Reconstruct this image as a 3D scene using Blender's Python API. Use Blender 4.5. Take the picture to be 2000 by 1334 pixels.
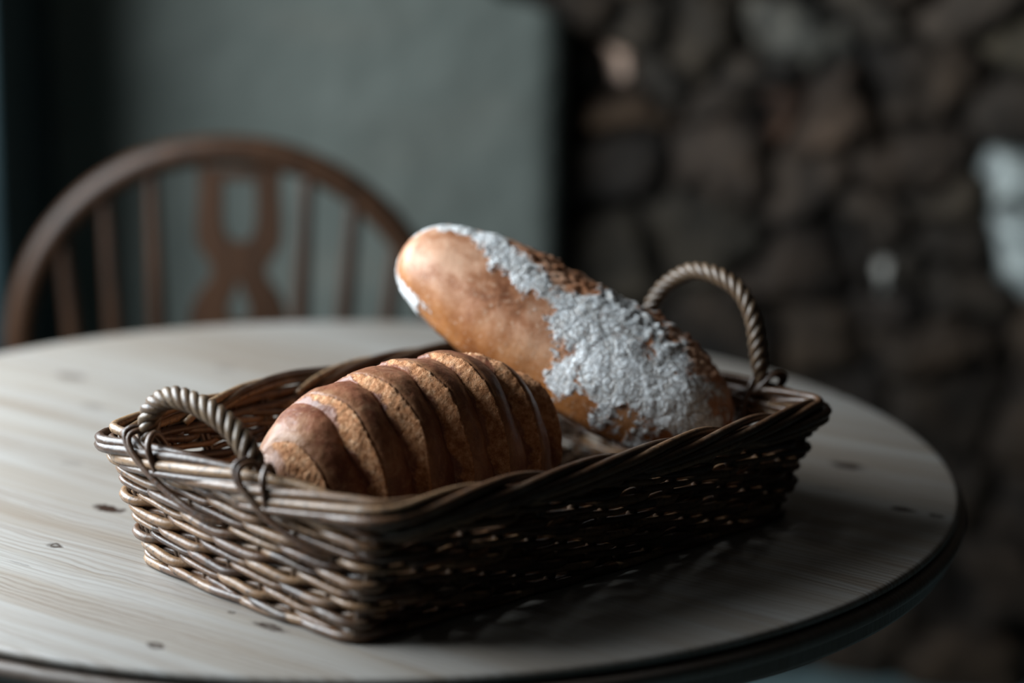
import bpy, math, random
import numpy as np
from mathutils import Vector, Matrix, noise

for o in list(bpy.data.objects): bpy.data.objects.remove(o, do_unlink=True)
S = bpy.context.scene; C = S.collection

# ------------------------------------------------------------------ camera
cam_d = bpy.data.cameras.new('camera'); cam = bpy.data.objects.new('camera', cam_d); C.objects.link(cam)
cam_d.sensor_width = 36; cam_d.lens = 72; cam_d.clip_start = .05
XR = Vector((.9997, .0054, .0230)); UP = Vector((-.0237, .2298, .9730)); BK = Vector((0, -.9732, .2299))
M4 = Matrix((XR, UP, BK)).transposed().to_4x4(); M4.translation = Vector((0, 0, 1.2449)); cam.matrix_world = M4
cam_d.dof.use_dof = True; cam_d.dof.focus_distance = 1.455; cam_d.dof.aperture_fstop = 1.8
S.camera = cam
# ------------------------------------------------------------------ world, light, exposure
W = bpy.data.worlds.new('world'); S.world = W; W.use_nodes = True
W.node_tree.nodes['Background'].inputs[0].default_value = (.62, .78, .88, 1)
W.node_tree.nodes['Background'].inputs[1].default_value = .008
def area(name, loc, target, sx, sy, power, col):
    d = bpy.data.lights.new(name, 'AREA'); d.shape = 'RECTANGLE'; d.size = sx; d.size_y = sy; d.energy = power; d.color = col
    o = bpy.data.objects.new(name, d); C.objects.link(o); o.location = loc
    o.rotation_euler = (Vector(target)-Vector(loc)).to_track_quat('-Z', 'Y').to_euler(); return o
WX, WY0, WY1, WZ0, WZ1 = -1.05, 1.00, 2.36, .90, 1.82
area('window_daylight', (WX-.08, (WY0+WY1)/2, (WZ0+WZ1)/2+.05), (0, (WY0+WY1)/2-.05, 1.0), WY1-WY0, WZ1-WZ0, 84, (.83, .93, 1))
VS = S.view_settings; VS.view_transform = 'Standard'; VS.look = 'None'; VS.gamma = 1; VS.use_curve_mapping = False
VS.exposure = -.12
TZ = .75   # table top height

# ------------------------------------------------------------------ material helpers
class NT:
    def __init__(s, name, rough=.6, spec=.5):
        s.m = bpy.data.materials.new(name); s.m.use_nodes = True; s.t = s.m.node_tree
        s.b = s.t.nodes['Principled BSDF']; s.b.inputs['Roughness'].default_value = rough
        s.b.inputs['Specular IOR Level'].default_value = spec
    def n(s, typ, ins=None, **kw):
        x = s.t.nodes.new(typ)
        for k, v in kw.items(): setattr(x, k, v)
        for k, v in (ins or {}).items(): s.set(x.inputs[k], v)
        return x
    def set(s, sock, v):
        if isinstance(v, bpy.types.NodeSocket): s.t.links.new(v, sock)
        elif isinstance(v, bpy.types.Node): s.t.links.new(v.outputs[0], sock)
        else: sock.default_value = v
    def math(s, op, a, b=0., c=0., clamp=False):
        x = s.n('ShaderNodeMath', {0: a, 1: b, 2: c}, operation=op); x.use_clamp = clamp; return x.outputs[0]
    def mix(s, f, a, b, blend='MIX'):
        x = s.n('ShaderNodeMix', data_type='RGBA', blend_type=blend)
        s.set(x.inputs[0], f)
        for i, v in ((6, a), (7, b)):
            s.set(x.inputs[i], (*v, 1) if isinstance(v, tuple) and len(v) == 3 else v)
        return x.outputs[2]
    def ramp(s, f, stops):
        x = s.n('ShaderNodeValToRGB', {0: f}); e = x.color_ramp.elements
        while len(e) < len(stops): e.new(.5)
        for el, (p, c) in zip(e, stops):
            el.position = p; el.color = (*c, 1) if isinstance(c, tuple) else (c, c, c, 1)
        return x.outputs[0]
    def noise(s, vec, scale, detail=4, rough=.55, dist=0.):
        return s.n('ShaderNodeTexNoise', {'Vector': vec, 'Scale': scale, 'Detail': detail, 'Roughness': rough, 'Distortion': dist}).outputs[0]
    def obj(s): return s.n('ShaderNodeTexCoord').outputs['Object']
    def attr(s, name, out='Color'): return s.n('ShaderNodeAttribute', attribute_name=name).outputs[out]
    def mapping(s, vec, rot=(0, 0, 0), scale=(1, 1, 1), loc=(0, 0, 0)):
        return s.n('ShaderNodeMapping', {'Vector': vec, 'Location': loc, 'Rotation': rot, 'Scale': scale}).outputs[0]
    def bump(s, h, strength, dist, prev=None):
        x = s.n('ShaderNodeBump', {'Height': h, 'Strength': strength, 'Distance': dist})
        if prev is not None: s.set(x.inputs['Normal'], prev)
        return x.outputs[0]
    def out(s, col=None, rough=None, nrm=None):
        if col is not None: s.set(s.b.inputs['Base Color'], (*col, 1) if isinstance(col, tuple) else col)
        if rough is not None: s.set(s.b.inputs['Roughness'], rough)
        if nrm is not None: s.set(s.b.inputs['Normal'], nrm)
        return s.m

# pine table top: washed planks, fine grain, knots
GA = math.radians(-34.5)
KN = [(-.3076, 1.504, .015, .0075, .85), (-.3293, 1.4155, .0075, .0045, .75), (-.2223, 1.2271, .0075, .0045, .8), (-.1534, 1.2637, .014, .0045, .8),
      (-.4224, 1.906, .02, .012, .45), (.2874, 1.666, .016, .008, .85), (.3131, 1.5489, .011, .0055, .8), (.3365, 1.5338, .007, .0045, .7),
      (.3297, 1.8986, .018, .010, .6), (-.115, 1.262, .004, .003, .5), (-.36, 1.62, .010, .007, .2), (-.38, 1.80, .014, .008, .3),
      (-.183, 1.289, .003, .002, .7), (.13, 1.80, .02, .01, .5), (-.28, 1.95, .014, .008, .3), (-.345, 1.375, .011, .0016, .3), (.262, 1.60, .012, .004, .3)]
def m_table(name, side=False):
    n = NT(name, .42, .5); p = n.n('ShaderNodeNewGeometry').outputs['Position']
    r = n.mapping(p, rot=(0, 0, -GA))          # X along grain
    # rotate inverse so that X runs along the grain
    sep = n.n('ShaderNodeSeparateXYZ', {0: r}); gx, gy = sep.outputs[0], sep.outputs[1]
    wob = n.noise(n.mapping(r, scale=(3, 9, 3)), 1.0, 3)
    wy = n.math('ADD', gy, n.math('MULTIPLY', wob, .035))
    cv = n.n('ShaderNodeCombineXYZ', {0: n.math('MULTIPLY', gx, .35), 1: wy, 2: 0.}).outputs[0]
    plank = n.math('FLOOR', n.math('DIVIDE', n.math('ADD', gy, 5.03), .105))
    pr = n.n('ShaderNodeTexWhiteNoise', {'W': plank}, noise_dimensions='1D').outputs[0]
    cv2 = n.n('ShaderNodeVectorMath', {0: cv, 1: n.n('ShaderNodeCombineXYZ', {0: n.math('MULTIPLY', pr, 7.), 1: pr, 2: pr}).outputs[0]}, operation='ADD').outputs[0]
    broad = n.noise(n.mapping(cv2, scale=(2.5, 26, 1)), 1, 3, .6)
    fine = n.n('ShaderNodeTexWave', {'Vector': cv2, 'Scale': 48., 'Distortion': 5., 'Detail': 3., 'Detail Scale': 1.2}, bands_direction='Y').outputs[1]
    gmask = n.noise(n.mapping(cv2, scale=(2, 11, 1)), 1, 2)
    gmask = n.math('MULTIPLY', n.math('SUBTRACT', gmask, .42, clamp=True), 6., clamp=True)
    fib = n.noise(n.mapping(cv2, scale=(14, 620, 1)), 1, 3, .6)
    fline = n.math('MULTIPLY', n.math('POWER', fine, 2.2), gmask)
    col = n.ramp(broad, [(.22, (.15, .100, .062)), (.40, (.225, .19, .155)), (.58, (.28, .262, .24)), (.8, (.17, .122, .085))])
    col = n.mix(n.math('MULTIPLY', pr, .28), col, (.15, .105, .072))
    big = n.ramp(n.noise(p, 3.2, 3, .6), [(.35, 0.), (.7, 1.)])
    col = n.mix(n.math('MULTIPLY', big, .35), col, (.29, .285, .275))
    col = n.mix(n.math('MULTIPLY', fline, .55), col, (.11, .07, .042))
    col = n.mix(n.math('MULTIPLY', n.math('SUBTRACT', fib, .5, clamp=True), 2.6), col, (.12, .09, .066))
    seam = n.math('LESS_THAN', n.math('FRACT', n.math('DIVIDE', n.math('ADD', gy, 5.03), .105)), .008)
    col = n.mix(n.math('MULTIPLY', seam, .4), col, (.2, .15, .1))
    kn_all = None; nz = n.noise(p, 150, 2)
    psep = n.n('ShaderNodeSeparateXYZ', {0: p}); px, py = psep.outputs[0], psep.outputs[1]
    cg, sg = math.cos(GA), math.sin(GA)
    for kx, ky, ra, rb, st in KN:
        st = min(1., st*1.2)
        dx = n.math('SUBTRACT', px, kx); dy = n.math('SUBTRACT', py, ky)
        a = n.math('ADD', n.math('MULTIPLY', dx, cg/ra), n.math('MULTIPLY', dy, sg/ra))
        b = n.math('ADD', n.math('MULTIPLY', dx, -sg/rb), n.math('MULTIPLY', dy, cg/rb))
        d = n.math('SQRT', n.math('ADD', n.math('MULTIPLY', a, a), n.math('MULTIPLY', b, b)))
        d = n.math('ADD', d, n.math('MULTIPLY', n.math('SUBTRACT', nz, .5), 1.3))
        k = n.math('MULTIPLY', n.math('MULTIPLY', n.math('SUBTRACT', 1.2, d), 1.9, clamp=True), st)
        if rb < .005:                                  # small knots: dark ring, lighter heart
            k = n.math('MULTIPLY', k, n.math('ADD', .35, n.math('MULTIPLY', d, 1.1), clamp=True))
        kn_all = k if kn_all is None else n.math('MAXIMUM', kn_all, k)
    col = n.mix(kn_all, col, (.030, .018, .013)); n.set(n.b.inputs['Specular IOR Level'], n.math('MULTIPLY', n.math('SUBTRACT', 1., kn_all), .5))
    if side: col = n.mix(.68, col, (.07, .042, .028))  # edge variant mixed well towards dark brown
    h = n.math('ADD', n.math('MULTIPLY', fib, .5), n.math('MULTIPLY', fline, -.6))
    h = n.math('SUBTRACT', h, kn_all)
    return n.out(col, n.math('ADD', n.math('ADD', .40, n.math('MULTIPLY', kn_all, .4)), n.math('MULTIPLY', fib, .2)), n.bump(h, .35, .0007))
def m_dark_wood(name, c0, c1, rough=.4, spec=.4):
    n = NT(name, rough, spec); p = n.obj()
    f = n.noise(n.mapping(p, scale=(30, 30, 3)), 1.5, 4)
    return n.out(n.ramp(f, [(.3, c0), (.7, c1)]), None, n.bump(f, .15, .001))
def m_wicker(name, c0, c1, c2, wash=.35, spec=.5):
    n = NT(name, .42, spec); p = n.obj(); t = n.attr('tint', 'Fac')
    col = n.ramp(t, [(.1, c0), (.5, c1), (.9, c2)])
    spots = n.noise(p, 260, 3, .6); soft = n.noise(p, 45, 3)
    col = n.mix(n.math('MULTIPLY', n.math('SUBTRACT', spots, .52, clamp=True), 5., clamp=True), col, (.035, .024, .018))
    col = n.mix(n.math('MULTIPLY', n.math('SUBTRACT', soft, .5, clamp=True), wash*5, clamp=True), col, (.21, .155, .11))
    return n.out(col, n.math('ADD', .27, n.math('MULTIPLY', spots, .25)), n.bump(spots, .35, .0012))
def m_crust():
    n = NT('bloomer_crust', .42, .32); p = n.obj(); a = n.attr('pale', 'Fac')
    m = n.noise(p, 24, 4, .6); f = n.noise(p, 420, 3, .65); mid = n.noise(p, 210, 5, .7)
    crust = n.ramp(m, [(.25, (.085, .025, .013)), (.48, (.19, .062, .031)), (.76, (.42, .19, .10))])
    crust = n.mix(n.attr('side', 'Fac'), crust, (.36, .19, .085))
    crust = n.mix(n.math('MULTIPLY', n.math('SUBTRACT', f, .60, clamp=True), 5., clamp=True), crust, (.46, .27, .15))
    blot = n.noise(p, 75, 5, .65, 1.)
    crust = n.mix(n.math('MULTIPLY', n.math('SUBTRACT', blot, .52, clamp=True), 2.4, clamp=True), crust, (.50, .29, .16))
    crust = n.mix(n.math('MULTIPLY', n.math('SUBTRACT', .47, blot, clamp=True), 4., clamp=True), crust, (.13, .045, .022))
    crumb = n.ramp(mid, [(.30, (.24, .095, .035)), (.42, (.38, .15, .055)), (.58, (.57, .285, .14)), (.8, (.84, .56, .36))])
    am = n.math('ADD', a, n.math('MULTIPLY', n.math('SUBTRACT', mid, .5), .7)); am = n.ramp(am, [(.42, 0.), (.8, 1.)])
    col = n.mix(am, crust, crumb)
    vor = n.n('ShaderNodeTexVoronoi', {'Vector': p, 'Scale': 330.}).outputs['Distance']
    hh = n.mix(am, n.math('ADD', n.math('MULTIPLY', f, .16), n.math('MULTIPLY', blot, .35)), n.math('ADD', n.math('MULTIPLY', mid, .20), n.math('MULTIPLY', n.noise(p, 330, 4, .75), .9)))
    return n.out(col, n.math('ADD', .42, n.math('MULTIPLY', am, .4)), n.bump(hh, .8, .0022))
def m_flour():
    n = NT('floury_crust', .6, .25); p = n.obj(); a = n.attr('flour', 'Fac')
    m = n.noise(p, 22, 4, .6); f = n.noise(p, 300, 3, .65); mid = n.noise(p, 85, 5, .7)
    crust = n.ramp(n.math('ADD', n.math('MULTIPLY', m, .6), n.math('MULTIPLY', mid, .4)), [(.34, (.15, .05, .020)), (.46, (.34, .145, .072)), (.60, (.54, .31, .20))])
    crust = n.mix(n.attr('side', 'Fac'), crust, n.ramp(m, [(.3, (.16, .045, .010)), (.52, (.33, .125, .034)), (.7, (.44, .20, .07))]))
    crust = n.mix(n.math('MULTIPLY', n.math('SUBTRACT', n.attr('side', 'Fac'), .93, clamp=True), 2.2, clamp=True), crust, (.07, .025, .010))  # dark base crust, with the shade along the lower edge painted in
    crust = n.mix(n.math('MULTIPLY', n.math('SUBTRACT', f, .58, clamp=True), 4., clamp=True), crust, (.62, .47, .34))
    am = n.math('ADD', a, n.math('MULTIPLY', n.math('SUBTRACT', mid, .5), 1.5)); am = n.math('ADD', am, n.math('MULTIPLY', n.math('SUBTRACT', f, .5), 1.0)); am = n.ramp(am, [(.40, 0.), (.60, 1.)])
    pw = n.mapping(p); 
    dist = n.n('ShaderNodeVectorMath', {0: p, 1: n.n('ShaderNodeVectorMath', {0: n.n('ShaderNodeTexNoise', {'Vector': p, 'Scale': 60.}).outputs['Color'], 3: .022}, operation='SCALE').outputs[0]}, operation='ADD').outputs[0]
    v1 = n.n('ShaderNodeTexVoronoi', {'Vector': dist, 'Scale': 75.}, feature='DISTANCE_TO_EDGE').outputs['Distance']
    v2 = n.n('ShaderNodeTexVoronoi', {'Vector': dist, 'Scale': 190.}, feature='DISTANCE_TO_EDGE').outputs['Distance']
    c1 = n.ramp(v1, [(.0, .0), (.045, 1.)]); c1 = n.math('MAXIMUM', c1, n.ramp(n.noise(p, 42, 3), [(.57, 0.), (.70, 1.)])); c2 = n.ramp(v2, [(.0, 0.), (.12, 1.)])
    c2 = n.math('MAXIMUM', c2, n.ramp(n.noise(p, 30, 2), [(.52, 0.), (.66, 1.)]))
    white = n.ramp(mid, [(.3, (.56, .565, .56)), (.6, (.80, .81, .82))])
    white = n.mix(n.math('MULTIPLY', n.math('SUBTRACT', 1., n.math('MULTIPLY', c1, c2)), .55), white, (.30, .23, .17))
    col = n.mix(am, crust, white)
    h = n.math('ADD', n.math('MULTIPLY', am, n.math('ADD', .4, n.math('MULTIPLY', n.math('MULTIPLY', c1, c2), .5))), n.math('MULTIPLY', mid, n.math('ADD', .10, n.math('MULTIPLY', am, .45))))
    h = n.math('ADD', h, n.math('MULTIPLY', f, .16))
    h = n.math('ADD', h, n.math('MULTIPLY', n.noise(p, 170, 3, .6), .22))
    return n.out(col, n.math('ADD', .45, n.math('MULTIPLY', am, .45)), n.bump(h, .8, .0018))
def m_plaster(name, c0, c1):
    n = NT(name, .85, .2); p = n.obj(); a = n.noise(p, 2.2, 4, .6); b = n.noise(p, 9, 4, .6)
    col = n.ramp(a, [(.3, c0), (.7, c1)])
    col = n.mix(n.math('MULTIPLY', n.math('SUBTRACT', n.noise(n.mapping(p, rot=(0, .6, 0), scale=(3, 3, 9)), 1, 3), .52, clamp=True), 1.2), col, (.15, .135, .11))
    return n.out(col, None, n.bump(n.math('ADD', a, n.math('MULTIPLY', b, .35)), .7, .06))
def m_stone():
    n = NT('rubble_stone', .8, .3); p = n.obj(); c = n.attr('stone'); b = n.noise(p, 26, 5, .65)
    c = n.mix(.7, c, n.ramp(n.noise(p, 8, 3, .6, 1.), [(.3, (.35, .33, .30)), (.7, (1.9, 1.7, 1.45))]), 'MULTIPLY')
    c = n.mix(.75, c, n.ramp(b, [(.3, (.12, .12, .12)), (.7, (1.25, 1.2, 1.15))]), 'MULTIPLY')
    return n.out(c, None, n.bump(b, .8, .02))
def m_flat(name, c0, c1, scale=6, rough=.6):
    n = NT(name, rough, .3); p = n.obj(); b = n.noise(p, scale, 4)
    return n.out(n.ramp(b, [(.3, c0), (.7, c1)]), None, n.bump(b, .2, .005))

MT = dict(top=m_table('washed_pine'), side=m_table('dark_pine_edge', True),
          chair=m_dark_wood('chair_wood', (.016, .007, .003), (.042, .018, .008), .42, .22),
          post=m_dark_wood('black_oak', (.010, .011, .011), (.02, .02, .019), .95),
          rod=m_wicker('brown_willow', (.038, .016, .007), (.100, .045, .020), (.21, .115, .055)),
          rim=m_wicker('rim_willow', (.052, .023, .010), (.12, .058, .028), (.26, .155, .08)),
          hand=m_wicker('handle_willow', (.065, .036, .018), (.110, .066, .036), (.17, .115, .068), .15),
          stake=m_wicker('stake_willow', (.05, .028, .016), (.08, .045, .027), (.12, .07, .04)),
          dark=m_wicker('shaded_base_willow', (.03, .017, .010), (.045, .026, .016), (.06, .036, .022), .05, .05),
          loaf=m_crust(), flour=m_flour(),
          plaster=m_plaster('green_grey_plaster', (.085, .095, .084), (.125, .135, .12)),
          ceil=m_flat('ceiling_plaster', (.06, .05, .042), (.08, .068, .058)),
          stone=m_stone(), floor=m_flat('slate_floor', (.16, .24, .25), (.22, .31, .32), 5, .4),
          frame=m_flat('painted_frame', (.012, .026, .029), (.018, .036, .04)))

# ------------------------------------------------------------------ mesh helpers
class MB:
    def __init__(s): s.v = []; s.f = []; s.a = []; s.n = 0
    def add(s, v, f, a=0.5):
        v = np.asarray(v, float); s.v.append(v); s.f += [tuple(i+s.n for i in q) for q in f]
        s.a.append(np.full(len(v), a) if np.isscalar(a) else np.asarray(a, float)); s.n += len(v)
    def tube(s, P, r, a=.5, sides=8, cyclic=False, flat=1.0):
        P = np.asarray(P, float); N = len(P)
        if cyclic: T = np.roll(P, -1, 0)-np.roll(P, 1, 0)
        else: T = np.gradient(P, axis=0)
        T /= np.linalg.norm(T, axis=1)[:, None]+1e-12
        u = np.cross(T, [0, 0, 1.]); bad = np.linalg.norm(u, axis=1) < .25
        if bad.any():                                    # parallel transport for steep runs
            u0 = np.cross(T[0], [0, 0, 1.])
            if np.linalg.norm(u0) < .25: u0 = np.cross(T[0], [.3, 1., 0])
            u0 /= np.linalg.norm(u0); u = [u0]
            for i in range(1, N):
                w = u[-1]-T[i]*(u[-1]@T[i]); u.append(w/np.linalg.norm(w))
            u = np.array(u)
        u /= np.linalg.norm(u, axis=1)[:, None]; w = np.cross(u, T)
        r = np.full(N, r) if np.isscalar(r) else np.asarray(r)
        th = np.arange(sides)*2*np.pi/sides
        V = (P[:, None, :]+r[:, None, None]*(np.cos(th)[None, :, None]*u[:, None, :]*flat+np.sin(th)[None, :, None]*w[:, None, :])).reshape(-1, 3)
        F = []
        for i in range(N if cyclic else N-1):
            j = (i+1) % N
            for k in range(sides):
                l = (k+1) % sides; F.append((i*sides+k, i*sides+l, j*sides+l, j*sides+k))
        if not cyclic: F += [tuple(range(sides))[::-1], tuple((N-1)*sides+k for k in range(sides))]
        s.add(V, F, a)
    def box(s, lo, hi, a=.5):
        x0, y0, z0 = lo; x1, y1, z1 = hi
        v = [(x0, y0, z0), (x1, y0, z0), (x1, y1, z0), (x0, y1, z0), (x0, y0, z1), (x1, y0, z1), (x1, y1, z1), (x0, y1, z1)]
        s.add(v, [(0, 3, 2, 1), (4, 5, 6, 7), (0, 1, 5, 4), (1, 2, 6, 5), (2, 3, 7, 6), (3, 0, 4, 7)], a)
    def lathe(s, prof, c=(0, 0), seg=48):
        n = len(prof); th = np.arange(seg)*2*np.pi/seg
        V = [(c[0]+r*math.cos(t), c[1]+r*math.sin(t), z) for r, z in prof for t in th]
        F = [(i*seg+k, i*seg+(k+1) % seg, (i+1)*seg+(k+1) % seg, (i+1)*seg+k) for i in range(n-1) for k in range(seg)]
        F += [tuple(range(seg))[::-1], tuple((n-1)*seg+k for k in range(seg))]
        s.add(V, F)
    def grid(s, V, cyc=False):                           # V: [n,m,3]; closed round axis 1 when cyc
        n, m = V.shape[:2]
        F = [(i*m+k, i*m+(k+1) % m, (i+1)*m+(k+1) % m, (i+1)*m+k) for i in range(n-1) for k in range(m if cyc else m-1)]
        s.add(V.reshape(-1, 3), F)
    def build(s, name, mat, parent=None, smooth=True, attr='tint', bevel=0):
        me = bpy.data.meshes.new(name); me.from_pydata(np.concatenate(s.v).tolist(), [], s.f); me.update()
        me.materials.append(mat)
        at = me.attributes.new(attr, 'FLOAT', 'POINT'); at.data.foreach_set('value', np.concatenate(s.a).astype(np.float32))
        if smooth: me.polygons.foreach_set('use_smooth', [True]*len(me.polygons))
        o = bpy.data.objects.new(name, me); C.objects.link(o)
        if parent is not None:
            o.parent = parent; o.matrix_parent_inverse = Matrix.Translation(-Vector(parent.location))
        if bevel:
            b = o.modifiers.new('bevel', 'BEVEL'); b.width = bevel; b.segments = 3
        return o
def tag(o, label, cat, group=None):
    o['label'] = label; o['category'] = cat
    if group: o['group'] = group
    return o
def thing(name, loc, label, cat, group=None):
    o = bpy.data.objects.new(name, None); C.objects.link(o); o.location = loc; o.empty_display_size = .05
    return tag(o, label, cat, group)
def struct(o): o['kind'] = 'structure'; return o
def spline(P, n):                                        # Catmull-Rom resample
    P = np.asarray(P, float); Q = np.vstack([2*P[0]-P[1], P, 2*P[-1]-P[-2]]); out = []
    t = np.linspace(0, len(P)-1, n)
    for x in t:
        i = min(int(x), len(P)-2); u = x-i; a, b, c, d = Q[i], Q[i+1], Q[i+2], Q[i+3]
        out.append(.5*((2*b)+(c-a)*u+(2*a-5*b+4*c-d)*u*u+(3*b-a-3*c+d)*u**3))
    return np.array(out)

# ------------------------------------------------------------------ room
def room():
    b = MB(); b.box((-2.4, -1.2, -.06), (3.2, 4.2, 0)); struct(b.build('floor', MT['floor'], smooth=False))
    b = MB(); b.box((-1.62, -1.2, 2.3), (3.2, 4.0, 2.4)); struct(b.build('ceiling', MT['ceil'], smooth=False))
    # left wall with window opening
    b = MB(); x0, x1 = WX-.12, WX
    b.box((x0, -1.2, 0), (x1, WY0, 2.3)); b.box((x0, WY1, 0), (x1, 3.3, 2.3)); b.box((x0, WY0, 0), (x1, WY1, WZ0)); b.box((x0, WY0, WZ1), (x1, WY1, 2.3))
    struct(b.build('wall_left', MT['plaster'], smooth=False))
    b = MB(); t = .045
    b.box((x0+.01, WY0, WZ0), (x0+.05, WY1, WZ0+t)); b.box((x0+.01, WY0, WZ1-t), (x0+.05, WY1, WZ1))
    b.box((x0+.01, WY0, WZ0+t), (x0+.05, WY0+t, WZ1-t)); b.box((x0+.01, WY1-t, WZ0+t), (x0+.05, WY1, WZ1-t))
    struct(b.build('window_1', MT['frame'], smooth=False))
    # plastered back wall: a thick slab with a rounded right end and a sloping shoulder
    X1 = .068; R = .045; yf = 2.99; yb = 3.24
    xs = np.concatenate([np.linspace(WX-.02, X1-R, 60), X1-R+R*np.sin(np.linspace(.12, math.pi/2, 9)), [X1]*6])
    ys = np.concatenate([np.full(60, yf), yf+R-R*np.cos(np.linspace(.12, math.pi/2, 9)), np.linspace(yf+R+.01, yb, 6)])
    zs = np.linspace(0, 1.0, 60); V = np.zeros((len(zs), len(xs), 3))
    for j, (x, y) in enumerate(zip(xs, ys)):
        # top outline: rounded shoulder at the right end
        zt = 1.055+.02*math.sin(x*9)
        d = X1-x
        if d < .13: zt -= .055*(1-d/.13)**2
        if d > .10: zt += min(1.2, (d-.10))*.9
        zt = min(zt, 2.3)
        for i, z in enumerate(zs):
            zz = z*zt; w = .007*noise.noise(Vector((x*3.1, zz*3.3, 4)))+.003*noise.noise(Vector((x*9, zz*9, 1)))
            V[i, j] = (x+w*.4, y+w, zz)
    b = MB(); b.grid(V)
    top = np.stack([V[-1], np.stack([V[-1][:, 0], np.full(len(xs), yb+.05), V[-1][:, 2]], -1)]); b.grid(top)
    struct(b.build('wall_back', MT['plaster']))
    # rubble stone wall, displaced and coloured stone by stone
    rng = np.random.RandomState(4)
    seeds, cols, hts = [], [], []
    z = 0.05; row = 0
    sp = [(.152, .935, (.42, .32, .28)), (.155, .885, (.17, .11, .07)), (.41, .99, (.25, .245, .22)), (.367, .90, (.34, .165, .09)), (.47, .875, (.22, .15, .11)),
          (.735, .79, (.55, .65, .70)), (.765, .70, (.35, .42, .46)), (.56, .652, (.45, .47, .48)), (.515, .66, (.12, .09, .07)), (.60, .645, (.10, .08, .06)), (.555, .69, (.13, .10, .08)), (.57, .615, (.08, .06, .05)), (.74, .88, (.15, .12, .10)), (.665, .77, (.14, .11, .08)), (.68, .70, (.09, .07, .055)), (.33, .90, (.12, .09, .07)), (.375, .945, (.10, .08, .065)), (.10, .93, (.06, .05, .04)), (.2, .98, (.09, .075, .06)), (.21, .93, (.07, .06, .05)), (.33, .80, (.19, .14, .11)), (.28, .70, (.12, .10, .075)),
          (.60, .93, (.17, .125, .095)), (.42, .78, (.16, .12, .095)), (.46, .65, (.17, .12, .09)), (.76, 1.0, (.20, .17, .12)), (.27, .98, (.10, .08, .06)), (.62, .82, (.14, .10, .075)), (.66, .62, (.11, .085, .065)),
          (.13, .79, (.07, .055, .045)), (.15, .65, (.12, .10, .075)), (.66, 1.06, (.15, .12, .10)), (.50, 1.03, (.2, .17, .14))]
    for x, zz, c in sp: seeds.append((x, zz)); cols.append(c); hts.append(.028)
    while z < 2.35:
        hrow = rng.uniform(.09, .13); x = -.05+rng.uniform(0, .15)
        while x < 2.9:
            q = (x+rng.uniform(-.02, .02), z+rng.uniform(-.025, .025))
            if min(((q[0]-a[0])/1.4)**2+(q[1]-a[1])**2 for a in seeds[:len(sp)]) > .065**2:
                k = rng.uniform(.45, 1.25); hue = rng.uniform(0, 1)
                seeds.append(q); cols.append(tuple(np.array([.145, .098, .066])*k*(1-hue*.4)+np.array([.11, .095, .08])*k*hue*.4)); hts.append(rng.uniform(.0, .045))
            x += rng.uniform(.12, .22)
        z += hrow; row += 1
    SD = np.array(seeds); CL = np.array(cols); HT = np.array(hts); TL = rng.uniform(-.16, .16, (len(SD), 2))
    gx = np.concatenate([np.arange(-.02, 1.1, .006), np.arange(1.1, 2.9, .02)]); gz = np.arange(0, 2.31, .008)
    GX, GZ = np.meshgrid(gx, gz); wx = np.zeros_like(GX); wz = np.zeros_like(GX)
    for i in range(GX.shape[0]):
        for j in range(GX.shape[1]):
            q = Vector((GX[i, j]*9, GZ[i, j]*9, 0)); wx[i, j] = noise.noise(q)*.040+noise.noise(q*3.1)*.016; wz[i, j] = noise.noise(q+Vector((7, 3, 9)))*.034+noise.noise(q*3.3+Vector((2, 9, 1)))*.014
    d1 = np.full(GX.shape, 9.); d2 = d1.copy(); id1 = np.zeros(GX.shape, int)
    for k, (sx, sz) in enumerate(SD):
        d = np.sqrt(((GX+wx-sx)/1.45)**2+(GZ+wz-sz)**2)
        m = d < d1; d2 = np.where(m, d1, np.minimum(d2, d)); id1 = np.where(m, k, id1); d1 = np.where(m, d, d1)
    e = np.clip((d2-d1)/.05, 0, 1); e = np.sqrt(1-(1-e)**2)
    H = e*(.035+HT[id1])+e*(TL[id1, 0]*(GX-SD[id1, 0])+TL[id1, 1]*(GZ-SD[id1, 1]))+wx*.25
    Y = 3.10-.14*(GX-.4)-H-.03*np.clip((.25-GZ)/.25, 0, 1)
    V = np.stack([GX, Y, GZ], -1)
    b = MB(); b.grid(V); o = b.build('wall_right', MT['stone'])
    colr = CL[id1]*e[..., None]+(1-e[..., None])*np.array([.035, .028, .022])
    BR_ = np.array([(3.2 if k == 0 else 1.35 if k == 2 else 1.9) if (k < len(sp) and np.mean(c) > .23) else .52 for k, c in enumerate(CL)]); colr = colr*BR_[id1][..., None]
    colr = colr*(.62+.5*np.clip(wx*18, -1, 1)+.3*np.clip(wz*20, -1, 1))[..., None].clip(.12, 2)
    ca = o.data.color_attributes.new('stone', 'FLOAT_COLOR', 'POINT')
    ca.data.foreach_set('color', np.concatenate([colr, np.ones(colr.shape[:2]+(1,))], -1).astype(np.float32).ravel())
    struct(o)
    # dark post added at the view edge to shade the back wall
    b = MB(); b.box((-1.05, 2.66, 0), (-.676, 2.985, 2.3)); struct(b.build('shade_post_1', MT['frame'], smooth=False, bevel=.008))
room()

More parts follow.
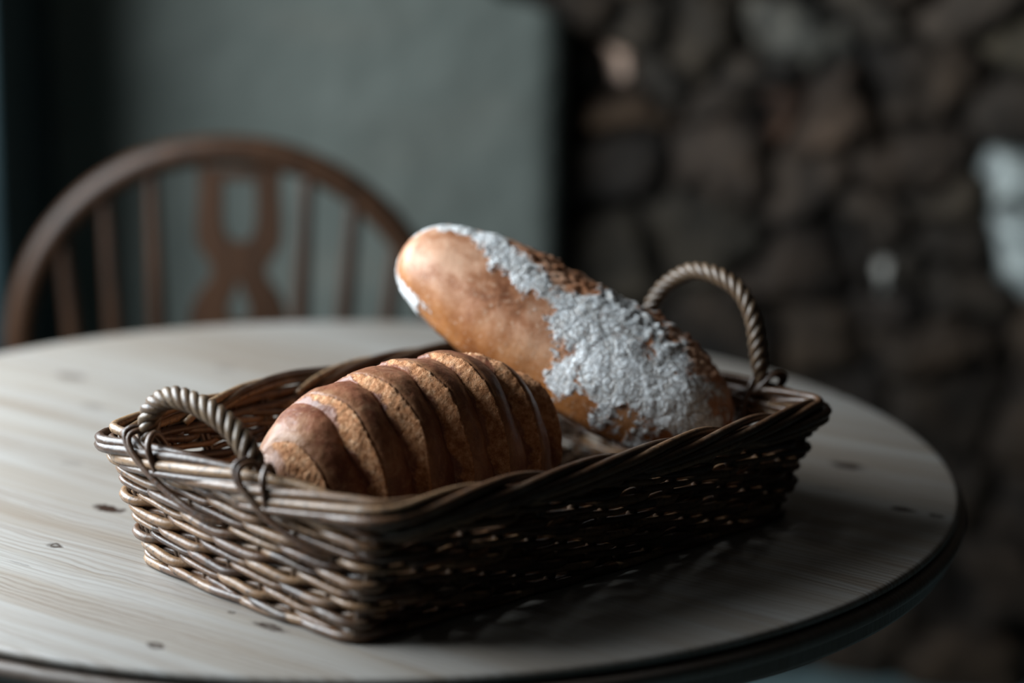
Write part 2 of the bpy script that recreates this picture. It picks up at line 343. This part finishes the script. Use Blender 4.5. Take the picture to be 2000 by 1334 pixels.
# ------------------------------------------------------------------ round pine table
TC = (-.1261, 1.6784); TR = .5
def table():
    t = thing('round_table', (TC[0], TC[1], 0), 'round washed-pine table with dark knots and a grooved edge, under the wicker basket', 'table')
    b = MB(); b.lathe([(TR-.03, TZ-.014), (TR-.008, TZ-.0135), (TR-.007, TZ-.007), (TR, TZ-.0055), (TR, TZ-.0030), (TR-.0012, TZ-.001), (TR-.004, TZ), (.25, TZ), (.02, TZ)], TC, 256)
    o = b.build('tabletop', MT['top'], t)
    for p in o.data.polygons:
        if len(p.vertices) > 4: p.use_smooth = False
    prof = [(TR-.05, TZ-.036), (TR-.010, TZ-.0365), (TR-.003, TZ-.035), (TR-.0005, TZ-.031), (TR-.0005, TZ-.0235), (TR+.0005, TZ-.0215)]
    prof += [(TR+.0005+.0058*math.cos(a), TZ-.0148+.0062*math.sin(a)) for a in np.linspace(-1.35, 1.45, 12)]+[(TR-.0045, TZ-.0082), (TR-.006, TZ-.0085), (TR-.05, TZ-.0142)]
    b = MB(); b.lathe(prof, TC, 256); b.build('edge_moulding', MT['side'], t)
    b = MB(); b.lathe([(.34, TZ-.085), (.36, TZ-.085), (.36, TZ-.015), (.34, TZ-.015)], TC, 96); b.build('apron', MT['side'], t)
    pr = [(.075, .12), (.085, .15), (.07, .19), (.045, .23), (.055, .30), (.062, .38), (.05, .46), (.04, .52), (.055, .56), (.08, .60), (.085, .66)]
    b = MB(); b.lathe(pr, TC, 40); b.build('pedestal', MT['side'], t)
    for k in range(3):
        a = math.radians(90+k*120+180); d = np.array([math.cos(a), math.sin(a), 0]); c0 = np.array([*TC, 0])
        P = spline([c0+d*.05+[0, 0, .17], c0+d*.13+[0, 0, .16], c0+d*.22+[0, 0, .08], c0+d*.30+[0, 0, .032]], 16)
        b = MB(); b.tube(P, np.linspace(.036, .03, 16), sides=12); b.build('foot', MT['side'], t)
table()

# ------------------------------------------------------------------ wheel-back chair
def chair():
    cx, cy = -.337, 2.38
    t = thing('wheelback_chair', (cx, cy, 0), 'brown wooden hoop-back chair with pierced splat standing behind the table', 'chair')
    rk = lambda z: .10*(z-.45)                       # rake of the back
    seat = .43
    half = [(0.185, .445), (.205, .52), (.235, .60), (.25, .665)]
    arc = [(.25*math.cos(a), .665+.238*math.sin(a)) for a in np.linspace(.12, math.pi-.12, 25)]
    pts = half+arc+[(-x, z) for x, z in half[::-1]]
    P = spline([(cx+x, cy+rk(z)-.03, z) for x, z in pts], 160)
    b = MB(); b.tube(P, .0175, sides=16, flat=1.0); b.build('hoop', MT['chair'], t)
    def hz(x): return .665+.238*math.sqrt(max(0, 1-(x/.25)**2))
    for s in (-1, 1):
        for xt, xb in ((.092, .075), (.148, .118), (.200, .158)):
            zt = hz(xt)-.004
            n = 24; q = np.linspace(0, 1, n)
            P = np.array([(cx+s*(xb+(xt-xb)*u), cy+rk(.44+(zt-.44)*u)-.03, .44+(zt-.44)*u) for u in q])
            b = MB(); b.tube(P, .0085+.003*np.sin(q*math.pi)**2, sides=10); b.build('spindle', MT['chair'], t)
    # pierced splat
    sx = cx+.012
    half = [(.020, .44), (.03, .50), (.040, .56), (.032, .615), (.030, .64), (.046, .665), (.057, .69), (.058, .712), (.048, .738), (.034, .757), (.033, .770), (.041, .783), (.050, .80), (.050, .83), (.048, .86), (.049, .887)]
    out = [(x, z) for x, z in spline([(a, z, 0) for a, z in half], 60)[:, :2]]
    import bmesh
    bm = bmesh.new()
    def loop(pts):
        vs = [bm.verts.new((x, 0, z)) for x, z in pts]
        return [bm.edges.new((vs[i], vs[(i+1) % len(vs)])) for i in range(len(vs))]
    E = loop([(x, z) for x, z in out]+[(-x, z) for x, z in out[::-1]])
    slot = [(.0185, .872), (.0195, .84), (.019, .82), (.014, .806), (.007, .800)]
    E += loop(slot+[(-x, z) for x, z in slot[::-1]])
    tear = [(.001, .752), (.006, .738), (.0125, .722), (.0125, .714), (.007, .706), (.001, .704)]
    E += loop(tear+[(-x, z) for x, z in tear[::-1]])
    tear2 = [(.001, .62), (.008, .59), (.012, .56), (.01, .53), (.001, .51)]
    E += loop(tear2+[(-x, z) for x, z in tear2[::-1]])
    bmesh.ops.triangle_fill(bm, use_beauty=True, use_dissolve=False, edges=E)
    me = bpy.data.meshes.new('splat'); bm.to_mesh(me); bm.free(); me.materials.append(MT['chair'])
    o = bpy.data.objects.new('splat', me); C.objects.link(o)
    o.parent = t
    o.matrix_local = Matrix.Translation((.012, -.0005-.10*.0-.03-.045, 0)) @ Matrix.Rotation(-math.atan(.10), 4, 'X')
    m = o.modifiers.new('thick', 'SOLIDIFY'); m.thickness = .012; m.offset = 0
    b2 = o.modifiers.new('bevel', 'BEVEL'); b2.width = .002
    # seat
    n = 48; V = []
    for r in (0.001, .5, .85, .97, 1.0, 1.0, .96, .85, .001):
        V.append(r)
    zs = [seat+.004, seat+.006, seat+.014, seat+.016, seat+.010, seat-.010, seat-.016, seat-.018, seat-.018]
    G = np.zeros((len(V), n, 3))
    for i, (r, z) in enumerate(zip(V, zs)):
        for k in range(n):
            a = 2*math.pi*k/n; c, s_ = math.cos(a), math.sin(a)
            x = .205*math.copysign(abs(c)**.7, c); y = .205*math.copysign(abs(s_)**.7, s_)
            G[i, k] = (cx+x*r, cy-.185+y*r, z)
    b = MB(); b.grid(G[::-1], True); b.build('seat', MT['chair'], t)
    for s in (-1, 1):
        for fy in (-1, 1):
            P = np.array([(cx+s*(.13+.06*u), cy-.185+fy*(.12+.05*u), (seat-.012)*(1-u)) for u in np.linspace(0, 1, 22)])
            r = .0125+.005*np.sin(np.linspace(0, 1, 22)*math.pi*2.5)**2
            b = MB(); b.tube(P, r, sides=12); b.build('leg', MT['chair'], t)
    for s in (-1, 1):
        b = MB(); b.tube([(cx+s*.162, cy-.185-.147, .2), (cx+s*.164, cy-.185, .2), (cx+s*.162, cy-.185+.147, .2)], [.008, .011, .008], sides=10); b.build('stretcher', MT['chair'], t)
    b = MB(); b.tube([(cx-.16, cy-.185, .2), (cx, cy-.185, .2), (cx+.16, cy-.185, .2)], [.008, .011, .008], sides=10); b.build('stretcher', MT['chair'], t)
chair()

# ------------------------------------------------------------------ wicker basket
BN, BL, BF, BR = (-.0975, 1.240), (-.2555, 1.386), (.028, 1.695), (.2130, 1.5267)     # bottom corners
TN, TL_, TF, TRR = (-.0765, 1.224), (-.2875, 1.389), (.022, 1.722), (.2400, 1.5140)    # rim corners
HB = .094
def rquad(c, r, bow, n=1680):                       # rounded quad, order: near, right, far, left
    c = [np.array(p) for p in c]; pts = []
    for i in range(4):
        p, a, q = c[i-1], c[i], c[(i+1) % 4]; u = (p-a)/np.linalg.norm(p-a); v = (q-a)/np.linalg.norm(q-a)
        for t in np.linspace(0, 1, 30): pts.append((1-t)**2*(a+u*r*1.4)+2*t*(1-t)*a+t*t*(a+v*r*1.4))
        s0, s1 = a+v*r*1.4, q-v*r*1.4; nrm = np.array([v[1], -v[0]])
        for t in np.linspace(0, 1, 362)[1:-1]: pts.append(s0+(s1-s0)*t+nrm*bow[i]*math.sin(math.pi*t))
    return np.array(pts)
QB = rquad((BN, BR, BF, BL), .010, (.004, .004, .004, .004)); QT = rquad((TN, TRR, TF, TL_), .013, (.006, .004, .016, .007))
_m = (QB+QT)/2; _L = np.concatenate([[0], np.cumsum(np.linalg.norm(np.diff(np.vstack([_m, _m[:1]]), axis=0), axis=1))]); PER = _L[-1]
def per(Q, s): 
    Qc = np.vstack([Q, Q[:1]]); s = (np.asarray(s) % 1.)*PER
    return np.stack([np.interp(s, _L, Qc[:, 0]), np.interp(s, _L, Qc[:, 1])], -1)
def wall(s, z, off):                                # point of the basket wall at arc s, height z, pushed out by off
    s = np.asarray(s, float); z = np.asarray(z, float)*np.ones_like(s); v = (z/HB)[:, None]
    f = lambda q: per(QB, q)*(1-v)+per(QT, q)*v
    p = f(s); d = f(s+.002)-f(s-.002); d /= np.linalg.norm(d, axis=1)[:, None]
    n = np.stack([d[:, 1], -d[:, 0]], -1); p = p+n*np.asarray(off)[..., None]
    return np.concatenate([p, (z+TZ)[:, None]], 1)
def srim(xy):                                       # arc position nearest to a point of the rim
    d = ((QT-np.array(xy))**2).sum(1); return _L[d.argmin()]/PER
NS = 42
def basket():
    rnd = random.Random(3); nr = np.random.RandomState(5)
    t = thing('wicker_basket', (0, 1.47, TZ), 'rectangular brown willow basket with twisted rope handles, standing on the round table', 'basket')
    # upright stakes
    b = MB()
    for k in range(NS):
        s = (k+.5)/NS; zz = np.linspace(.002, .088, 10)
        b.tube(wall(np.full(10, s), zz, np.zeros(10)), .0026, rnd.random(), 7)
        b.tube(wall(np.full(10, s+.0035), zz, np.zeros(10)), .0022, rnd.random(), 7)
    for i, c in enumerate((TN, TRR, TF, TL_)):
        s = srim(c); zz = np.linspace(.002, .088, 10); b.tube(wall(np.full(10, s), zz, np.full(10, -.001)), .0036, .5, 8)
    b.build('stakes', MT['stake'], t)
    # woven sides: each row a rod over two stakes and behind one
    b = MB(); n = NS*14; s = np.arange(n)/n
    rows = 8; pitch = .0091
    def nz(sc, amp):
        k = nr.uniform(0, 6.28, 6); fr = nr.randint(3, sc, 6); return amp*sum(np.sin(2*np.pi*fr[i]*s+k[i]) for i in range(6))/2.4
    for k in range(rows):
        for half in (0, 1):
            p = (s*NS+k+half*1.5) % 3; c = np.cos(2*np.pi*(p-1)/3); sn = np.sin(2*np.pi*(p-1)/3)
            A = (.0056, .0030)[half]; off = A*np.tanh((c*1.2+.15)*1.6)+.0004
            z = .0055+k*pitch+.0018*(-sn)+(0.0009 if half else 0)+nz(30, .0005)
            r = (.0034, .0026)[half]*(1+nz(24, .10))
            blk = np.repeat(nr.uniform(0, 1, NS//3+1), 42)[:n]; blk = np.roll(blk, k*14)
            b.tube(wall(s, z, off+nz(40, .0003)), r, np.repeat(np.clip(blk, 0, 1), 7), 7, cyclic=True)
    b.build('woven_side', MT['rod'], t)
    # base weave
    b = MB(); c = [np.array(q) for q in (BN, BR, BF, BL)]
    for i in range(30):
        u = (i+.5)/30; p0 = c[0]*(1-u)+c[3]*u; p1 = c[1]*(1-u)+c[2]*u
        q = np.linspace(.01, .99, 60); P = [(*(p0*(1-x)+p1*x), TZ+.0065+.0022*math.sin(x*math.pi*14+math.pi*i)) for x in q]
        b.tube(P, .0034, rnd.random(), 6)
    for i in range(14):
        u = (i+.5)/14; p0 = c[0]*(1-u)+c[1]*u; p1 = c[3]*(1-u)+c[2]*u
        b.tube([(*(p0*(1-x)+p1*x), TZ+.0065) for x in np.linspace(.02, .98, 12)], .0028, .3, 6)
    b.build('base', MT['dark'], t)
    # foot waling
    b = MB()
    for ph in (0, 1, 2):
        p = (s*NS/2+ph) % 3; cc = np.cos(2*np.pi*p/3); sn = np.sin(2*np.pi*p/3)
        b.tube(wall(s, .0040+.0004*sn, .0042*cc+.0015), .0033, np.repeat(nr.uniform(.2, .9, n//14+1), 98)[:n*7], 7, cyclic=True)
    # top waling under the border: three strands twisting round the stakes
    for ph in (0, 1, 2):
        p = (s*NS+ph) % 3; cc = np.cos(2*np.pi*(p-1)/3); sn = np.sin(2*np.pi*(p-1)/3)
        b.tube(wall(s, .0785+.0026*(-sn)+nz(20, .0004), .0058*np.tanh(1.6*cc)+.001), .0030*(1+nz(24, .08)), np.repeat(nr.uniform(.1, 1, n//28+1), 28*7)[:n*7], 7, cyclic=True)
    b.build('waling', MT['rim'], t)
    # plaited border
    b = MB(); NB = 24; key_t = [0, .07, .16, .30, .48, .64, .80, .92, 1.0]
    ko = [-.003, .004, .0095, .0105, .0085, .0035, -.0030, -.0055, -.0045]
    kz = [.0780, .0800, .0835, .0875, .0925, .0965, .0965, .0925, .0860]
    for k in range(NB):
        q = np.linspace(0, 1, 46); L = 4.2/NB*(1+rnd.uniform(-.08, .10)); s0 = (k+rnd.uniform(-.12, .12))/NB
        K = spline(np.array([key_t, ko, kz]).T, 200)
        off = np.interp(q, K[:, 0], K[:, 1]); z = np.interp(q, K[:, 0], K[:, 2])+rnd.uniform(-.0008, .001)
        ss = (s0+q*L)
        zb = .002*np.sin(math.pi*np.clip(((ss % 1)-srim(TF))/(srim(TL_)-srim(TF)), 0, 1))
        w = rnd.uniform(-.0008, .0008)
        b.tube(wall(ss, z, off+w+.0006*np.sin(q*9+k))+np.stack([0*q, 0*q, zb], -1), (.0036+rnd.uniform(-.0004, .0005))*(1-.25*q**4), rnd.random(), 9)
        # second, thinner companion rod lying in the same stroke
        if k % 2 == 0:
            b.tube(wall(ss+.006, z-.0045, off*1.02+.0012)+np.stack([0*q, 0*q, zb], -1), .0027, rnd.random(), 8)
    for zc, oc in ((.0835, .0045), (.0835, -.003), (.0895, .001)):
        b.tube(wall(s, zc+nz(20, .0006), oc+nz(20, .0006)), .0034, np.repeat(nr.uniform(.1, .9, n//28+1), 28*9)[:n*9], 9, cyclic=True)
    # the cut rod end standing out at the left corner
    s1 = srim(TL_)
    b.tube(wall(np.array([s1+.018, s1+.030, s1+.045]), np.array([.101, .096, .088]), np.array([.002, .006, .008])), .0037, .25, 9)
    b.build('border', MT['rim'], t)
    # rope handles
    def handle(pts, legs, nstr, out_dir, R=.0046, r=.0037, pitch=.034, tint=.5):
        P = spline(pts, 160); h = MB(); T = np.gradient(P, axis=0); T /= np.linalg.norm(T, axis=1)[:, None]
        h.tube(P, R*.95, .3, 8)
        u = np.array(out_dir, float); U = []
        for i in range(len(P)):
            u = u-T[i]*(u@T[i]); u /= np.linalg.norm(u); U.append(u)
        U = np.array(U); Vv = np.cross(T, U); L = np.concatenate([[0], np.cumsum(np.linalg.norm(np.diff(P, axis=0), axis=1))])
        for j in range(nstr):
            a = 2*np.pi*(L/pitch+j/nstr); wob = 1+.05*np.sin(L*190+j*2)
            env = np.clip(np.minimum(L, L[-1]-L)/.02, .35, 1)
            Q = P+R*env[:, None]*wob[:, None]*(np.cos(a)[:, None]*U+np.sin(a)[:, None]*Vv)
            h.tube(Q, r*(.75+.25*env), tint+rnd.uniform(-.3, .4), 8)
        o = h.build('handle', MT['hand'], t)
        return o
    def binding(par, s0, sgn, lean):
        h = MB()
        # loop over the border and diagonally down the outside, then back under
        for j, (dz, dr) in enumerate(((0, 0), (.004, .0035))):
            ss = np.array([0, -.004, -.007, -.004, .006, .020, .036, .048])*sgn+s0+dr*sgn*.6
            oo = np.array([-.008, .000, .0095, .0135, .0140, .0125, .0105, .002]); zz = np.array([.092, .107, .105, .095, .082, .070, .061, .058])-dz*.5
            P = spline(wall(ss, zz, oo), 40); h.tube(P, .0022, .2+.2*j, 8)
        ss = np.array([.004, .004, .006, .010, .012])*sgn+s0; h.tube(spline(wall(ss, np.array([.070, .09, .106, .100, .080]), np.array([-.009, -.010, -.001, .012, .0115])), 24), .0025, .3, 8)
        o = h.build('binding', MT['rod'], par)
        o.parent = par; return o
    L_END = np.array([TN, TL_]); 
    hl = handle(HL, None, 4, (-.6, -.6, .3))
    hr = handle(HR, None, 4, (.6, .6, .3), R=.0040, r=.0033, tint=.35)
    for hh, ends in ((hl, (HL[0], HL[-1])), (hr, (HR[0], HR[-1]))):
        for e, sg in zip(ends, (1, 1)):
            o = binding(hh, srim(e[:2]), sg, 0)
            o.matrix_parent_inverse = Matrix.Identity(4)
def unp(px, py, A, B):                              # where the sight line of a pixel meets the upright plane through A and B
    u = (px-1000)/4000; v = (667-py)/4000; d = np.array(XR)*u+np.array(UP)*v-np.array(BK); c = np.array([0, 0, 1.2449])
    A = np.array([*A, TZ]); e = np.array([B[0]-A[0], B[1]-A[1], 0]); n = np.cross(e, [0, 0, 1.]); return c+d*((A-c)@n)/(d@n)
HL = [unp(x, y, TL_, TN) for x, y in ((302, 905), (291, 850), (298, 800), (335, 776), (390, 792), (440, 825), (478, 868), (500, 912), (518, 962))]
HR = [unp(x, y, TRR, TF) for x, y in ((1487, 765), (1482, 700), (1472, 625), (1446, 570), (1400, 538), (1350, 530), (1303, 556), (1272, 600), (1262, 650), (1262, 700))]
basket()

# ------------------------------------------------------------------ breads
def loaf_mesh(L, Wd, H, nu, nv, pw, fn):
    """u along the loaf, phi round it; fn returns (radial push, attr values) for every vertex"""
    th = np.linspace(0, math.pi, nu+2)[1:-1]; V = np.zeros((nu, nv, 3)); A = {}
    for i, t in enumerate(th):
        x = -math.cos(t); rr = (1-abs(x)**pw)**(1/2.0)
        for k in range(nv):
            ph = 2*math.pi*k/nv; c, s = math.cos(ph), math.sin(ph)
            y = math.copysign(abs(c)**.9, c)*Wd; z = s*H if s > 0 else -H*.62*abs(s)**.55
            p = Vector((x*L, y*rr, z*rr)); nr_ = Vector((x*.35, c, s)).normalized()
            d, at = fn(p, x, ph, nr_); V[i, k] = p+nr_*d*min(1, rr*1.6)
            for kk, vv in at.items(): A.setdefault(kk, np.zeros((nu, nv)))[i, k] = vv
    return V, A
def loaf_obj(name, V, A, mat, M, label):
    b = MB(); nu, nv = V.shape[:2]; b.grid(V[:, ::-1], True)
    n0 = b.n; b.add([V[0].mean(0)-np.array([.0006, 0, 0]), V[-1].mean(0)+np.array([.0006, 0, 0])], [])
    for k in range(nv):
        b.f.append((n0, (k+1) % nv, k)); b.f.append((n0+1, (nu-1)*nv+k, (nu-1)*nv+(k+1) % nv))
    o = b.build(name, mat)
    for kk, arr in A.items():
        at = o.data.attributes.new(kk, 'FLOAT', 'POINT'); at.data.foreach_set('value', np.concatenate([arr[:, ::-1].ravel(), [0, 0]]).astype(np.float32))
    o.matrix_world = M; return tag(o, label, 'bread')
sst = lambda a, b, x: (lambda t: t*t*(3-2*t))(min(1, max(0, (x-a)/(b-a))))
def bloomer(p, x, ph, n):
    # slashes cross the top; crust sags away from each torn ridge
    period = .0375; q = (p.x+.010*math.cos(ph)+.003*noise.noise(p*30)+.120)/period; f = q-math.floor(q)
    near = math.sin(ph+.0); ang = math.degrees(ph) % 360                     # 90 = top, 180 = far side (+y is at 0)
    a = (ang-90) if ang < 270 else ang-450                                   # -: towards +y side, +: towards -y side
    m = sst(-34, -8, a)*(1-sst(92, 116, a))*(1-sst(.90, .99, abs(x)))
    wd = (.06+.29*sst(-30, 38, a)-.24*sst(55, 105, a))+.06*noise.noise(p*40)
    pale = sst(1-wd-.05, 1-wd+.13, f+.12*noise.noise(p*55)+.06*noise.noise(p*160))*m
    if f < .03: pale = m*(1-f/.03)
    # profile: dip where the crumb starts, torn ridge at f=1, crust bulging in between
    k = .60+.95*sst(-10, 60, a)
    if f < 1-wd: g = k*(.0030-.0068*(f/(1-wd))**2.2)
    else: g = k*(-.0046+.0080*((f-(1-wd))/wd)**.85)
    g -= .0010*math.exp(-(f/.05)**2)
    tear = noise.noise(p*150)*.0006+noise.noise(p*420)*.0006-abs(noise.noise(Vector((p.x*420, p.y*160, p.z*160))))*.0008
    d = m*g+pale*tear+.0026*noise.noise(p*20)+.0008*noise.noise(p*70)+.0003*noise.noise(p*200)
    side = 1-sst(-.55, .1, math.sin(ph))
    return d, {'pale': pale, 'side': min(1, side*.7+.35*(1-sst(.0, .3, f))*m+.3*sst(-.75, -1, x)+.40*(1-sst(-55, -15, a)))}
def floury(p, x, ph, n):
    ang = math.degrees(ph) % 360; a = -((ang-90) if ang < 270 else ang-450)     # 0 = top of the loaf, + towards the basket front
    big = noise.noise(p*21)*.55+noise.noise(p*38+Vector((3, 1, 5)))*.55+noise.noise(p*60)*.4+noise.noise(p*150)*.22
    # flour lies in a ragged band over the top, broad towards the low (x=-1) end
    cen = 44-28*sst(-.8, .0, x)-34*sst(0, .8, x); wid = 56-8*sst(-.7, -.1, x)-33*sst(-.30, .15, x)
    fl = -.55*sst(-.68, -.95, x)+.5+.62*(1-abs(a-cen)/wid)+big*1.0  # flour thinned at the low tip: browner colour stands in for shade
    if x > .86: fl -= .1
    under = max(sst(.35, .6, -math.sin(ph)), sst(80, 94, a))*sst(.4, .75, x)
    fl = max(fl, under*(.75+big)) ; fl = min(1, max(0, fl))
    lump = noise.noise(p*38)*.0018+noise.noise(p*95)*.0009+noise.noise(p*240)*.0005
    cell = noise.voronoi(p*85)[0]; edge = min(1, (cell[1]-cell[0])*4)
    d = .0035*noise.noise(p*14)+(fl > .45)*0+sst(.4, .6, fl)*(.0009+lump*.75+.0005*edge-.0003)+(1-sst(.4, .6, fl))*.0007*noise.noise(p*60)
    rough = sst(10, 50, abs(a+30)) if a < 0 else 0
    cr = sst(-8, 20, -a)*(1-sst(80, 110, -a))*(1-sst(.2, .7, x))
    d += (.0050*abs(noise.noise(p*95))+.0016*noise.noise(p*210))*cr
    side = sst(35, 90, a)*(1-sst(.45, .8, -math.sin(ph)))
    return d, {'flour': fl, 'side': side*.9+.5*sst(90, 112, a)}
def frame(c, ax, up):
    e1 = Vector(ax).normalized(); e3 = Vector(up); e3 = (e3-e1*e3.dot(e1)).normalized(); e2 = e3.cross(e1)
    M = Matrix((e1, e2, e3)).transposed().to_4x4(); M.translation = Vector(c); return M
V, A = loaf_mesh(.134, .060, .078, 420, 300, 2.5, bloomer)
loaf_obj('bloomer_loaf', V, A, MT['loaf'], frame((-.071, 1.416, TZ+.066), (.72, .70, .0), (0, 0, 1)), 'shiny brown bloomer loaf with diagonal slashes, lying in the left of the basket')
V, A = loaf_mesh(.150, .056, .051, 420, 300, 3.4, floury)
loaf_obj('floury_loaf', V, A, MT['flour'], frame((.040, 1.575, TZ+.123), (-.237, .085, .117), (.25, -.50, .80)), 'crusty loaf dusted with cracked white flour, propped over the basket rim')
